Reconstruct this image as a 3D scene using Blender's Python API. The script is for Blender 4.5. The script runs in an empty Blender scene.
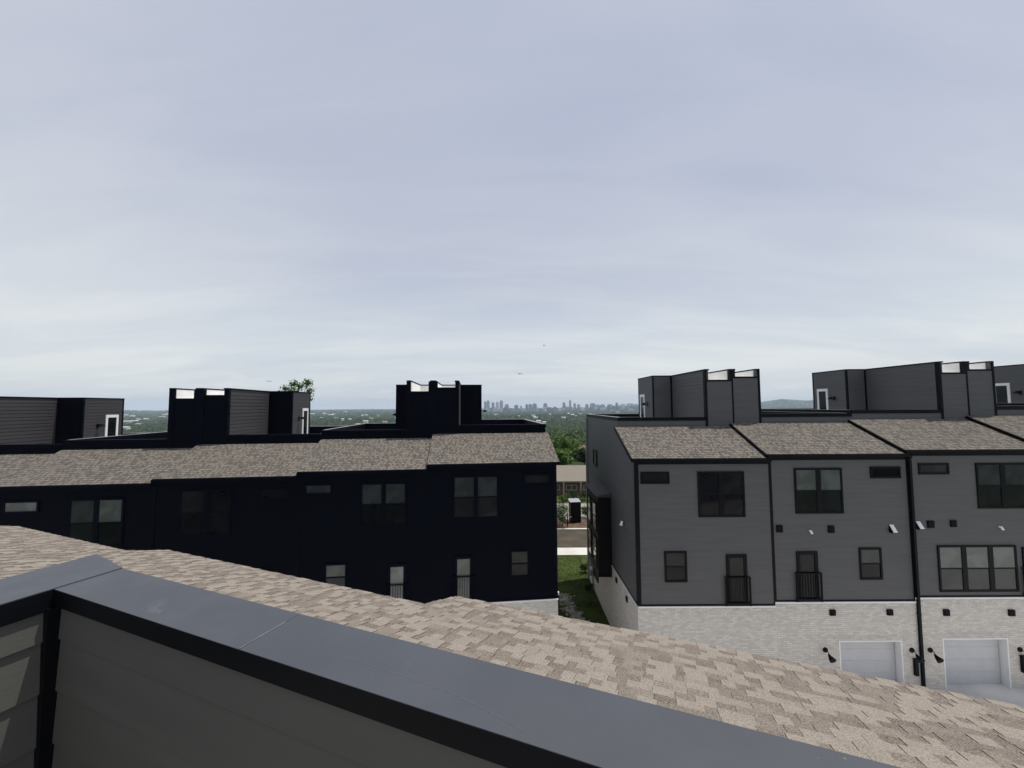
import bpy, bmesh, math, random
from mathutils import Vector, Matrix
random.seed(7)
S = bpy.context.scene
COL = S.collection
R_ = math.radians

# ------------------------------------------------------------------ camera
FPX = 385.0
cam_d = bpy.data.cameras.new("camera")
cam_d.sensor_fit = 'HORIZONTAL'; cam_d.sensor_width = 36.0
cam_d.lens = 36.0 * FPX / 1024.0
cam_d.clip_start = 0.02; cam_d.clip_end = 60000
cam = bpy.data.objects.new("camera", cam_d); COL.objects.link(cam)
PT = math.atan(22 / FPX); RL = .005
fw = Vector((0, math.cos(PT), math.sin(PT))); u0 = Vector((0, -math.sin(PT), math.cos(PT))); r0 = Vector((1, 0, 0))
RV = r0 * math.cos(RL) - u0 * math.sin(RL); UV = u0 * math.cos(RL) + r0 * math.sin(RL)
cam.matrix_world = Matrix(((RV.x, UV.x, -fw.x, 0), (RV.y, UV.y, -fw.y, 0), (RV.z, UV.z, -fw.z, 0), (0, 0, 0, 1)))
S.camera = cam

# ------------------------------------------------------------------ sun, sky, exposure
SUN_AZ, SUN_EL = 74.0, 71.5        # azimuth measured from +Y toward +X
sd = Vector((math.sin(R_(SUN_AZ)) * math.cos(R_(SUN_EL)), math.cos(R_(SUN_AZ)) * math.cos(R_(SUN_EL)), math.sin(R_(SUN_EL))))
sun_d = bpy.data.lights.new("sun", 'SUN'); sun_d.energy = 4.3; sun_d.angle = R_(0.6); sun_d.color = (1.0, .955, .89)
sun = bpy.data.objects.new("sun", sun_d); COL.objects.link(sun)
sun.rotation_euler = sd.to_track_quat('Z', 'Y').to_euler(); sun.location = (0, 0, 60)

W = bpy.data.worlds.new("World"); S.world = W; W.use_nodes = True
nt = W.node_tree; nt.nodes.clear(); N = nt.nodes.new; L = nt.links.new
def math_n(nt, op, a, b=None, c=None, clamp=False):
    n = nt.nodes.new('ShaderNodeMath'); n.operation = op; n.use_clamp = clamp
    for i, v in enumerate((a, b, c)):
        if v is None: continue
        if isinstance(v, (int, float)): n.inputs[i].default_value = v
        else: nt.links.new(v, n.inputs[i])
    return n.outputs[0]
def mixc(nt, fac, a, b):
    n = nt.nodes.new('ShaderNodeMix'); n.data_type = 'RGBA'
    for s, v in ((n.inputs[0], fac), (n.inputs[6], a), (n.inputs[7], b)):
        if isinstance(v, (int, float)): s.default_value = v
        elif isinstance(v, tuple): s.default_value = (*v, 1) if len(v) == 3 else v
        else: nt.links.new(v, s)
    return n.outputs[2]
def noise(nt, vec, scale, detail=3, rough=.5, dist=0):
    n = nt.nodes.new('ShaderNodeTexNoise'); n.inputs['Scale'].default_value = scale; n.inputs['Detail'].default_value = detail
    n.inputs['Roughness'].default_value = rough; n.inputs['Distortion'].default_value = dist
    if vec is not None: nt.links.new(vec, n.inputs['Vector'])
    return n.outputs['Fac']
def maprange(nt, v, a, b, c=0., d=1.):
    n = nt.nodes.new('ShaderNodeMapRange'); n.inputs[1].default_value = a; n.inputs[2].default_value = b
    n.inputs[3].default_value = c; n.inputs[4].default_value = d; n.interpolation_type = 'SMOOTHSTEP'
    nt.links.new(v, n.inputs[0]); return n.outputs[0]

sky = N('ShaderNodeTexSky'); sky.sky_type = 'NISHITA'; sky.sun_disc = False
sky.sun_elevation = R_(SUN_EL); sky.sun_rotation = R_(SUN_AZ); sky.altitude = 200; sky.dust_density = 3.0
tc = N('ShaderNodeTexCoord'); sep = N('ShaderNodeSeparateXYZ'); L(tc.outputs['Generated'], sep.inputs[0])
zc = math_n(nt, 'MAXIMUM', sep.outputs[2], 0.0)
den = math_n(nt, 'ADD', zc, 0.16)
cx = math_n(nt, 'DIVIDE', sep.outputs[0], den); cy = math_n(nt, 'DIVIDE', sep.outputs[1], den)
comb = N('ShaderNodeCombineXYZ'); L(cx, comb.inputs[0]); L(cy, comb.inputs[1])
mp = N('ShaderNodeMapping'); mp.inputs['Rotation'].default_value = (0, 0, R_(35)); mp.inputs['Scale'].default_value = (.35, 1.1, 1)
L(comb.outputs[0], mp.inputs[0])
veil = noise(nt, mp.outputs[0], .75, 3, .45, .35)
wisp = noise(nt, mp.outputs[0], 2.4, 5, .55, .6)
v1 = maprange(nt, veil, .34, .66); v2 = maprange(nt, wisp, .34, .72)
cloud = math_n(nt, 'ADD', math_n(nt, 'MULTIPLY', v1, .62), math_n(nt, 'MULTIPLY', v2, .38))
elev = maprange(nt, zc, .02, .50)
near = (6.65, 6.95, 7.05); high = (4.62, 4.92, 5.80)
ccol = mixc(nt, elev, near, high)
bright = mixc(nt, cloud, (.86, .885, .945), (1.14, 1.12, 1.07))
mm = N('ShaderNodeMix'); mm.data_type = 'RGBA'; mm.blend_type = 'MULTIPLY'; mm.inputs[0].default_value = 1
L(ccol, mm.inputs[6]); L(bright, mm.inputs[7])
# small far cumulus low over the horizon
az = math_n(nt, 'ARCTAN2', sep.outputs[0], sep.outputs[1])
cb = N('ShaderNodeCombineXYZ'); L(math_n(nt, 'MULTIPLY', az, 9.0), cb.inputs[0]); L(math_n(nt, 'MULTIPLY', sep.outputs[2], 60.0), cb.inputs[1])
pf = maprange(nt, noise(nt, cb.outputs[0], 1.5, 4, .55), .55, .70)
band = math_n(nt, 'MULTIPLY', maprange(nt, sep.outputs[2], .015, .03), maprange(nt, sep.outputs[2], .095, .05))
puff = math_n(nt, 'MULTIPLY', math_n(nt, 'MULTIPLY', pf, band), .55)
c3 = mixc(nt, puff, mm.outputs[2], (7.6, 7.9, 8.1))
c4 = mixc(nt, .88, sky.outputs[0], c3)
bg = N('ShaderNodeBackground'); bg.inputs[1].default_value = .118; L(c4, bg.inputs[0])
wo = N('ShaderNodeOutputWorld'); L(bg.outputs[0], wo.inputs[0])

S.view_settings.view_transform = 'Standard'; S.view_settings.look = 'None'
S.view_settings.exposure = 0.0; S.view_settings.gamma = 1.0
S.render.engine = 'CYCLES'
S.cycles.max_bounces = 8; S.cycles.volume_bounces = 0

# ------------------------------------------------------------------ materials
MATS = {}
def newmat(name):
    m = bpy.data.materials.new(name); m.use_nodes = True
    return m, m.node_tree, m.node_tree.nodes['Principled BSDF']
def objc(nt, scale=None):
    t = nt.nodes.new('ShaderNodeTexCoord')
    if scale is None: return t.outputs['Object']
    m = nt.nodes.new('ShaderNodeMapping'); m.inputs['Scale'].default_value = scale
    nt.links.new(t.outputs['Object'], m.inputs[0]); return m.outputs[0]
def bump(nt, b, h, strength=.3, dist=.01):
    n = nt.nodes.new('ShaderNodeBump'); n.inputs['Strength'].default_value = strength; n.inputs['Distance'].default_value = dist
    nt.links.new(h, n.inputs['Height']); nt.links.new(n.outputs[0], b.inputs['Normal'])
def simple(name, col, rough=.6, var=.15, scale=3., spec=.5, metal=0, bmp=0, stretch=None):
    if name in MATS: return MATS[name]
    m, nt, b = newmat(name)
    v = objc(nt, stretch)
    f = noise(nt, v, scale, 4, .6)
    lo = tuple(c * (1 - var) for c in col); hi = tuple(min(1, c * (1 + var)) for c in col)
    nt.links.new(mixc(nt, maprange(nt, f, .3, .7), lo, hi), b.inputs['Base Color'])
    b.inputs['Roughness'].default_value = rough; b.inputs['Specular IOR Level'].default_value = spec; b.inputs['Metallic'].default_value = metal
    if bmp: bump(nt, b, noise(nt, v, scale * 12, 3, .6), bmp, .004)
    MATS[name] = m; return m
def M(n): return MATS[n]
def siding(name, col, spec=.35):
    m, nt, b = newmat(name)
    v = objc(nt, (1, 1, 6)); w = objc(nt, (.35, .35, 5.5))
    f = noise(nt, w, 1.4, 3, .6); g = noise(nt, v, 22, 3, .6)
    lo = tuple(c * .94 for c in col); hi = tuple(c * 1.06 for c in col)
    c1 = mixc(nt, maprange(nt, f, .35, .65), lo, hi)
    nt.links.new(c1, b.inputs['Base Color'])
    b.inputs['Roughness'].default_value = .62; b.inputs['Specular IOR Level'].default_value = spec
    bump(nt, b, g, .25, .002)
    MATS[name] = m
siding('grey_siding', (.094, .096, .099))
siding('charcoal_siding', (.040, .038, .041))
siding('navy_siding', (.0028, .0040, .0085), .04)
siding('deck_siding', (.082, .082, .073))
simple('black_trim', (.0030, .0036, .0055), .5, .2, 4, .12)
simple('cap_edge_sheen', (.25, .26, .27), .5, .1, 4, .5)  # grazing sky sheen on the cap metal, put into a paler colour
simple('navy_trim', (.0028, .0042, .0095), .6, .2, 4, .04)
simple('metal_cap', (.047, .052, .062), .48, .10, 2.2, .5)
def cap_metal():
    m = MATS['metal_cap']; nt = m.node_tree; b = nt.nodes['Principled BSDF']
    t = nt.nodes.new('ShaderNodeTexCoord'); src = b.inputs['Base Color'].links[0].from_socket
    sm1 = maprange(nt, noise(nt, t.outputs['Object'], 7, 5, .65, .8), .60, .78); sm2 = maprange(nt, noise(nt, t.outputs['Object'], 1.6, 2, .5), .48, .62)
    f = math_n(nt, 'MULTIPLY', math_n(nt, 'MULTIPLY', sm1, sm2), .45)
    dots = maprange(nt, noise(nt, t.outputs['Object'], 55, 2, .5), .77, .82)
    c = mixc(nt, f, src, (.19, .20, .22)); c = mixc(nt, math_n(nt, 'MULTIPLY', dots, .5), c, (.3, .3, .3))
    nt.links.new(c, b.inputs['Base Color'])
    nt.links.new(maprange(nt, noise(nt, t.outputs['Object'], 4, 4, .6), .3, .7, .42, .56), b.inputs['Roughness'])
cap_metal()
simple('membrane', (.80, .80, .77), .6, .06, 2, .3)
simple('white_paint', (.78, .79, .79), .4, .03, 3, .4)
simple('garage_white', (.53, .545, .57), .45, .03, 3, .4)
simple('deck_tile', (.30, .29, .27), .8, .15, 2.5, .3)
simple('concrete', (.64, .62, .59), .85, .12, .8, .3, bmp=.2)
simple('pale_walk', (.52, .51, .47), .85, .08, .8, .3, bmp=.2)
simple('asphalt', (.062, .051, .036), .9, .25, .7, .3, bmp=.3)
simple('worn_road', (.21, .20, .17), .9, .25, .5, .3)
simple('mulch', (.10, .065, .045), .95, .4, 3, .2, bmp=.4)
simple('grass', (.043, .057, .015), .95, .45, .9, .15, bmp=.5)
simple('stone_rubble', (.26, .25, .215), .9, .5, 5, .2, bmp=.4)
simple('bark', (.09, .07, .05), .9, .3, 4, .2, bmp=.4)
simple('lamp_white', (.85, .86, .88), .4, .02, 3, .4)
simple('brown_brick', (.16, .11, .08), .9, .35, 5, .2)
simple('tan_shingle', (.19, .168, .138), .9, .18, 6, .2, stretch=(1, 3, 3))
simple('window_dark', (.02, .022, .025), .15, .2, 2)
simple('far_white', (.62, .62, .60), .8, .15, .05, .2)
simple('far_tan', (.42, .36, .30), .8, .15, .05, .2)
simple('far_grey', (.30, .31, .33), .8, .2, .05, .2)
simple('bird_black', (.015, .015, .017), .7, .1, 3)
simple('umbrella_cloth', (.55, .54, .50), .8, .15, 6, .2)
simple('scuff', (.115, .12, .13), .7, .1, 20, .2)
simple('seam', (.125, .13, .14), .6, .35, 14, .3)

def glass(name, col, spec=.5):
    m, nt, b = newmat(name)
    v = objc(nt)
    f = noise(nt, v, 1.3, 2, .5, .4)
    nt.links.new(mixc(nt, maprange(nt, f, .42, .62), tuple(c * .8 for c in col), tuple(c * 1.12 for c in col)), b.inputs['Base Color'])
    b.inputs['Roughness'].default_value = .04; b.inputs['Specular IOR Level'].default_value = spec
    bump(nt, b, noise(nt, v, .9, 0, .4), .05, .01)
    MATS[name] = m
glass('glass_dark', (.006, .007, .009), .22); glass('glass_shade', (.030, .035, .036), .35); glass('glass_blind', (.080, .096, .088))
glass('glass_pale', (.16, .17, .17)); glass('glass_black', (.003, .0035, .0045), .2); glass('glass_dim', (.012, .014, .015), .25)

def brick(name, c1, c2, mortar):
    m, nt, b = newmat(name)
    t = nt.nodes.new('ShaderNodeTexCoord'); s = nt.nodes.new('ShaderNodeSeparateXYZ'); nt.links.new(t.outputs['Object'], s.inputs[0])
    c = nt.nodes.new('ShaderNodeCombineXYZ'); nt.links.new(math_n(nt, 'ADD', s.outputs[0], s.outputs[1]), c.inputs[0]); nt.links.new(s.outputs[2], c.inputs[1])
    k = nt.nodes.new('ShaderNodeTexBrick'); nt.links.new(c.outputs[0], k.inputs['Vector'])
    k.inputs['Scale'].default_value = 1; k.inputs['Brick Width'].default_value = .235; k.inputs['Row Height'].default_value = .078
    k.inputs['Mortar Size'].default_value = .008; k.inputs['Mortar Smooth'].default_value = .3; k.inputs['Bias'].default_value = -.1
    k.inputs['Color1'].default_value = (*c1, 1); k.inputs['Color2'].default_value = (*c2, 1); k.inputs['Mortar'].default_value = (*mortar, 1)
    f = noise(nt, t.outputs['Object'], 7, 4, .65); g = noise(nt, t.outputs['Object'], 60, 3, .7)
    st = maprange(nt, f, .35, .7, .95, 1.03)
    st2 = math_n(nt, 'MULTIPLY', st, maprange(nt, g, .25, .6, .76, 1.04))
    mx = nt.nodes.new('ShaderNodeMix'); mx.data_type = 'RGBA'; mx.blend_type = 'MULTIPLY'; mx.inputs[0].default_value = 1
    nt.links.new(k.outputs['Color'], mx.inputs[6]); cc = nt.nodes.new('ShaderNodeCombineColor')
    for i in range(3): nt.links.new(st2, cc.inputs[i])
    nt.links.new(cc.outputs[0], mx.inputs[7]); nt.links.new(mx.outputs[2], b.inputs['Base Color'])
    b.inputs['Roughness'].default_value = .9; b.inputs['Specular IOR Level'].default_value = .2
    bump(nt, b, math_n(nt, 'ADD', math_n(nt, 'MULTIPLY', k.outputs['Fac'], -1.), math_n(nt, 'MULTIPLY', g, .5)), .6, .008)
    MATS[name] = m
brick('white_brick', (.70, .67, .625), (.55, .525, .49), (.50, .485, .46))

def shingle(name, light, dark, gran=180., gs=.35):
    m, nt, b = newmat(name)
    a = nt.nodes.new('ShaderNodeAttribute'); a.attribute_name = 'tab'; a.attribute_type = 'GEOMETRY'
    t = nt.nodes.new('ShaderNodeTexCoord')
    g = noise(nt, t.outputs['Object'], gran, 3, .75); p = noise(nt, t.outputs['Object'], 5, 4, .6)
    q = noise(nt, t.outputs['Object'], 38, 2, .6)
    f = math_n(nt, 'ADD', a.outputs['Fac'], math_n(nt, 'MULTIPLY', math_n(nt, 'SUBTRACT', p, .5), .35), clamp=True)
    c0 = mixc(nt, f, light, dark)
    sp = maprange(nt, g, .40, .64)
    c1 = mixc(nt, math_n(nt, 'MULTIPLY', sp, .55), c0, tuple(min(1, x * 1.75) for x in light))
    sp2 = math_n(nt, 'MULTIPLY', maprange(nt, g, .45, .32), .7)
    c2 = mixc(nt, sp2, c1, tuple(x * .35 for x in dark))
    c3 = mixc(nt, math_n(nt, 'MULTIPLY', maprange(nt, q, .55, .72), gs), c2, tuple(x * .5 for x in dark))
    nt.links.new(c3, b.inputs['Base Color'])
    b.inputs['Roughness'].default_value = .95; b.inputs['Specular IOR Level'].default_value = .15
    bump(nt, b, g, .25, .002)
    MATS[name] = m
shingle('shingle_near', (.208, .184, .156), (.076, .060, .049), 120., .15)
shingle('shingle_far', (.162, .146, .126), (.030, .027, .024), 60., .6)

def leafmat(name, c1, c2):
    m, nt, b = newmat(name)
    a = nt.nodes.new('ShaderNodeAttribute'); a.attribute_name = 'tab'; a.attribute_type = 'GEOMETRY'
    nt.links.new(mixc(nt, a.outputs['Fac'], c1, c2), b.inputs['Base Color'])
    b.inputs['Roughness'].default_value = .7; b.inputs['Specular IOR Level'].default_value = .2
    tr = nt.nodes.new('ShaderNodeBsdfTranslucent'); nt.links.new(mixc(nt, a.outputs['Fac'], c1, c2), tr.inputs[0])
    ms = nt.nodes.new('ShaderNodeMixShader'); ms.inputs[0].default_value = .3
    nt.links.new(b.outputs[0], ms.inputs[1]); nt.links.new(tr.outputs[0], ms.inputs[2])
    nt.links.new(ms.outputs[0], nt.nodes['Material Output'].inputs[0])
    MATS[name] = m
leafmat('leaf_bright', (.055, .115, .018), (.115, .18, .040)); leafmat('leaf_dark', (.018, .038, .012), (.042, .070, .024))
leafmat('leaf_wood', (.030, .060, .022), (.090, .128, .050)); leafmat('leaf_shrub', (.045, .07, .03), (.10, .13, .06))

def terrain_mat():
    m, nt, b = newmat('far_ground')
    t = nt.nodes.new('ShaderNodeTexCoord')
    n1 = noise(nt, t.outputs['Object'], .02, 6, .7); n2 = noise(nt, t.outputs['Object'], .15, 4, .6)
    c = mixc(nt, maprange(nt, n1, .4, .65), (.022, .040, .016), (.055, .075, .032))
    c = mixc(nt, math_n(nt, 'MULTIPLY', maprange(nt, n2, .62, .75), .5), c, (.16, .16, .13))
    nt.links.new(c, b.inputs['Base Color']); b.inputs['Roughness'].default_value = .95; b.inputs['Specular IOR Level'].default_value = .1
    MATS['far_ground'] = m
terrain_mat()
def facade_mat(name, wall, win, fw=4.0, fh=4.0):
    m, nt, b = newmat(name)
    t = nt.nodes.new('ShaderNodeTexCoord'); s = nt.nodes.new('ShaderNodeSeparateXYZ'); nt.links.new(t.outputs['Object'], s.inputs[0])
    c = nt.nodes.new('ShaderNodeCombineXYZ'); nt.links.new(math_n(nt, 'ADD', s.outputs[0], s.outputs[1]), c.inputs[0]); nt.links.new(s.outputs[2], c.inputs[1])
    k = nt.nodes.new('ShaderNodeTexBrick'); k.offset = 0; nt.links.new(c.outputs[0], k.inputs['Vector']); k.inputs['Scale'].default_value = 1
    k.inputs['Brick Width'].default_value = fw; k.inputs['Row Height'].default_value = fh; k.inputs['Mortar Size'].default_value = fh * .25
    k.inputs['Color1'].default_value = (*win, 1); k.inputs['Color2'].default_value = (*[w * 1.5 for w in win], 1); k.inputs['Mortar'].default_value = (*wall, 1)
    nt.links.new(k.outputs['Color'], b.inputs['Base Color']); b.inputs['Roughness'].default_value = .5
    MATS[name] = m
facade_mat('tower_glass', (.07, .10, .16), (.03, .05, .09)); facade_mat('tower_stone', (.20, .22, .26), (.05, .07, .10))
facade_mat('tower_brown', (.07, .075, .10), (.03, .035, .05)); facade_mat('tower_pale', (.50, .50, .50), (.14, .15, .17))

# ------------------------------------------------------------------ mesh helpers
class MB:
    def __init__(s): s.v = []; s.f = []; s.a = []
    def quad(s, pts, a=0.):
        n = len(s.v); s.v += [tuple(p) for p in pts]; s.f.append(tuple(range(n, n + len(pts)))); s.a.append(a)
    def box(s, x0, x1, y0, y1, z0, z1, a=0.):
        if x0 > x1: x0, x1 = x1, x0
        if y0 > y1: y0, y1 = y1, y0
        if z0 > z1: z0, z1 = z1, z0
        n = len(s.v)
        s.v += [(x0, y0, z0), (x1, y0, z0), (x1, y1, z0), (x0, y1, z0), (x0, y0, z1), (x1, y0, z1), (x1, y1, z1), (x0, y1, z1)]
        for q in ((0, 3, 2, 1), (4, 5, 6, 7), (0, 1, 5, 4), (1, 2, 6, 5), (2, 3, 7, 6), (3, 0, 4, 7)):
            s.f.append(tuple(n + i for i in q)); s.a.append(a)
        return s
    def prism_x(s, prof, x0, x1, a=0.):     # prof: list of (y,z)
        n = len(s.v); k = len(prof)
        s.v += [(x0, y, z) for y, z in prof] + [(x1, y, z) for y, z in prof]
        s.f.append(tuple(range(n + k - 1, n - 1, -1))); s.f.append(tuple(range(n + k, n + 2 * k))); s.a += [a, a]
        for i in range(k):
            j = (i + 1) % k; s.f.append((n + i, n + j, n + k + j, n + k + i)); s.a.append(a)
        return s
    def prism_z(s, pts, z0, z1, a=0.):
        n = len(s.v); k = len(pts)
        s.v += [(x, y, z0) for x, y in pts] + [(x, y, z1) for x, y in pts]
        s.f.append(tuple(range(n + k - 1, n - 1, -1))); s.f.append(tuple(range(n + k, n + 2 * k))); s.a += [a, a]
        for i in range(k):
            j = (i + 1) % k; s.f.append((n + i, n + j, n + k + j, n + k + i)); s.a.append(a)
        return s
    def tube(s, pts, radii, seg=8, a=0., cap=True):
        rings = []
        for i, p in enumerate(pts):
            p = Vector(p)
            d = (Vector(pts[min(i + 1, len(pts) - 1)]) - Vector(pts[max(i - 1, 0)])).normalized()
            up = Vector((0, 0, 1)) if abs(d.z) < .9 else Vector((1, 0, 0))
            e1 = d.cross(up).normalized(); e2 = d.cross(e1)
            r = radii[i] if isinstance(radii, (list, tuple)) else radii
            n = len(s.v)
            for k in range(seg):
                t = 2 * math.pi * k / seg; s.v.append(tuple(p + e1 * math.cos(t) * r + e2 * math.sin(t) * r))
            rings.append(n)
        for i in range(len(rings) - 1):
            for k in range(seg):
                k2 = (k + 1) % seg; s.f.append((rings[i] + k, rings[i] + k2, rings[i + 1] + k2, rings[i + 1] + k)); s.a.append(a)
        if cap:
            s.f.append(tuple(rings[0] + k for k in range(seg))); s.f.append(tuple(rings[-1] + k for k in range(seg))); s.a += [a, a]
        return s
    def build(s, name, mat, parent=None, fixn=True, smooth=False, bevel=0):
        me = bpy.data.meshes.new(name); me.from_pydata(s.v, [], s.f)
        if any(s.a):
            at = me.attributes.new('tab', 'FLOAT', 'FACE'); at.data.foreach_set('value', s.a)
        if fixn and len(s.f) < 60000:
            bm = bmesh.new(); bm.from_mesh(me); bmesh.ops.recalc_face_normals(bm, faces=bm.faces); bm.to_mesh(me); bm.free()
        if smooth: me.polygons.foreach_set('use_smooth', [True] * len(me.polygons))
        me.materials.append(MATS[mat] if isinstance(mat, str) else mat)
        o = bpy.data.objects.new(name, me); COL.objects.link(o)
        if parent is not None: o.parent = parent
        if bevel:
            bv = o.modifiers.new('bevel', 'BEVEL'); bv.width = bevel; bv.segments = 2; bv.limit_method = 'ANGLE'
        return o
def B(*a): return MB().box(*a)
def tag(o, label, cat, group=None, kind=None):
    o['label'] = label; o['category'] = cat
    if group: o['group'] = group
    if kind: o['kind'] = kind
    return o
def struct(o, kind='structure'): o['kind'] = kind; return o
def empty(name, loc, rz=0, label=None, cat=None, group=None):
    o = bpy.data.objects.new(name, None); COL.objects.link(o); o.location = loc; o.rotation_euler = (0, 0, rz); o.empty_display_size = .3
    if label: tag(o, label, cat, group)
    return o

def clip(poly, z0, z1):      # convex polygon of (t,z)
    def half(p, zz, keep_above):
        out = []
        for i in range(len(p)):
            a, b = p[i], p[(i + 1) % len(p)]
            ia = (a[1] >= zz) if keep_above else (a[1] <= zz); ib = (b[1] >= zz) if keep_above else (b[1] <= zz)
            if ia: out.append(a)
            if ia != ib and abs(b[1] - a[1]) > 1e-9:
                k = (zz - a[1]) / (b[1] - a[1]); out.append((a[0] + (b[0] - a[0]) * k, zz))
        return out
    p = half(poly, z0, True)
    return half(p, z1, False) if len(p) > 2 else []
def laps(mb, poly, place, exp=.18, zref=0., lo=.016, hi=.003):
    """lap boards over a convex polygon of (t,z); place(t, out, z) -> xyz"""
    zs = [p[1] for p in poly]; k0 = math.floor((min(zs) - zref) / exp); k1 = math.ceil((max(zs) - zref) / exp)
    for k in range(k0, k1):
        a, b = zref + k * exp, zref + (k + 1) * exp
        q = clip(poly, a, b)
        if len(q) < 3: continue
        mb.quad([place(t, lo + (hi - lo) * (z - a) / exp, z) for t, z in q])
        bz = min(p[1] for p in q); bt = [p[0] for p in q if abs(p[1] - bz) < 1e-6]
        if len(bt) >= 2: mb.quad([place(min(bt), lo + (hi - lo) * (bz - a) / exp, bz), place(max(bt), lo + (hi - lo) * (bz - a) / exp, bz), place(max(bt), 0, bz), place(min(bt), 0, bz)])
def rect(t0, t1, z0, z1): return [(t0, z0), (t1, z0), (t1, z1), (t0, z1)]

def shingles(mb, P0, ex, es, width, run, rnd, exp=.143, cover=.55, wmin=.10, wmax=.34, th=.007):
    """P0 eave corner, ex along the eave, es up the slope (unit vectors); courses of laminated tabs"""
    nrm = ex.cross(es).normalized()
    if nrm.z < 0: nrm = -nrm
    n = int(math.ceil(run / exp))
    for k in range(n):
        s0, s1 = k * exp, min(run, (k + 1) * exp + .01)
        if s1 - s0 < .02: continue
        def pt(x, s, h): return P0 + ex * x + es * s + nrm * h
        x = -rnd.random() * .2; st = rnd.random() < .5
        # base course cut into tabs of one tone each
        while x < width:
            w = rnd.uniform(wmin, wmax) * (1.0 if st else .75)
            xa, xb = max(0, x), min(width, x + w)
            if xb - xa > .01:
                r = rnd.random()
                if st:
                    tone = .02 + .25 * r * r if r < .66 else .40 + .45 * rnd.random()
                    h0 = .006 + th; h1 = .002
                else:
                    tone = .60 + .40 * r if rnd.random() < .80 else .30 * r
                    h0 = .005; h1 = .0
                g = .0012 if st else 0
                mb.quad([pt(xa + g, s0, h0), pt(xb - g, s0, h0), pt(xb - g, s1, h1), pt(xa + g, s1, h1)], tone)
                mb.quad([pt(xa + g, s0, h0), pt(xb - g, s0, h0), pt(xb - g, s0, -.004), pt(xa + g, s0, -.004)], 1.0)
                if st:
                    mb.quad([pt(xa + g, s0, h0), pt(xa + g, s1, h1), pt(xa + g, s1, -.004), pt(xa + g, s0, -.004)], 1.0)
                    mb.quad([pt(xb - g, s0, h0), pt(xb - g, s1, h1), pt(xb - g, s1, -.004), pt(xb - g, s0, -.004)], 1.0)
            x += w; st = (not st) if rnd.random() < .93 else st

# ------------------------------------------------------------------ the setting: terrain and streets
GZ = -11.50
def ground_z(x, y):
    r = math.hypot(x, y)
    def ss(a, b, t): t = max(0, min(1, (t - a) / (b - a))); return t * t * (3 - 2 * t)
    z = GZ - 8 * ss(62, 150, r) - 36 * ss(120, 900, r) - 26 * ss(900, 4200, r)
    az = x / max(y, 1e-3) if y > 0 else 9
    hill = 225 * math.exp(-((az - .85) / .35) ** 2) + 20 * math.exp(-((az + 1.0) / .3) ** 2) + 28 * math.exp(-((az - .3) / .2) ** 2)
    z += hill * ss(6000, 9500, r) * (.85 + .15 * math.sin(az * 37 + 1) + .08 * math.sin(az * 91))
    z += 4 * math.sin(x * .004 + 1) * math.sin(y * .0035) * ss(400, 1200, r)
    return z
def terrain():
    mb = MB(); NA = 144
    rs = [0] + [12 * 1.085 ** k for k in range(0, 88) if 12 * 1.085 ** k < 13500] + [13500]
    mb.v.append((0, 0, GZ))
    for r in rs[1:]:
        for k in range(NA):
            t = 2 * math.pi * k / NA; x, y = r * math.sin(t), r * math.cos(t); mb.v.append((x, y, ground_z(x, y)))
    for k in range(NA): mb.f.append((0, 1 + k, 1 + (k + 1) % NA))
    for i in range(1, len(rs) - 1):
        a = 1 + (i - 1) * NA; b = a + NA
        for k in range(NA): k2 = (k + 1) % NA; mb.f.append((a + k, b + k, b + k2, a + k2))
    mb.a = [0.] * len(mb.f)
    o = mb.build('terrain', 'far_ground'); struct(o)
terrain()
def sheet(name, pts, z, mat, th=None):
    mb = MB()
    if th: mb.prism_z(pts, z - th, z)
    else: mb.quad([(x, y, z) for x, y in pts])
    return struct(mb.build(name, mat))
sheet('lawn', [(-45, 8), (45, 8), (45, 31), (-45, 31)], GZ + .01, 'grass')
sheet('alley', [(-40, 2.0), (40, -10.0), (40, 16.44), (4.9, 16.44), (4.9, 16.1), (2.2, 17.4), (-12, 16.0), (-40, 13.0)], GZ + .07, 'concrete', .06)
sheet('sidewalk', [(-40, 30.2), (40, 30.2), (40, 31.7), (-40, 31.7)], GZ + .09, 'pale_walk', .12)
sheet('road', [(-60, 31.9), (60, 31.9), (60, 36.2), (-60, 36.2)], GZ + .02, 'asphalt')
sheet('kerb', [(-60, 36.2), (60, 36.2), (60, 36.5), (-60, 36.5)], GZ + .14, 'pale_walk', .14)
sheet('planting_bed', [(-60, 36.5), (60, 36.5), (60, 39.6), (-60, 39.6)], GZ + .05, 'mulch')
sheet('far_street', [(-60, 39.6), (60, 39.6), (60, 46.0), (-60, 46.0)], GZ + .03, 'worn_road')
sheet('front_lawn', [(-60, 46.0), (60, 46.0), (60, 61), (-60, 61)], GZ + .02, 'grass')

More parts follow.
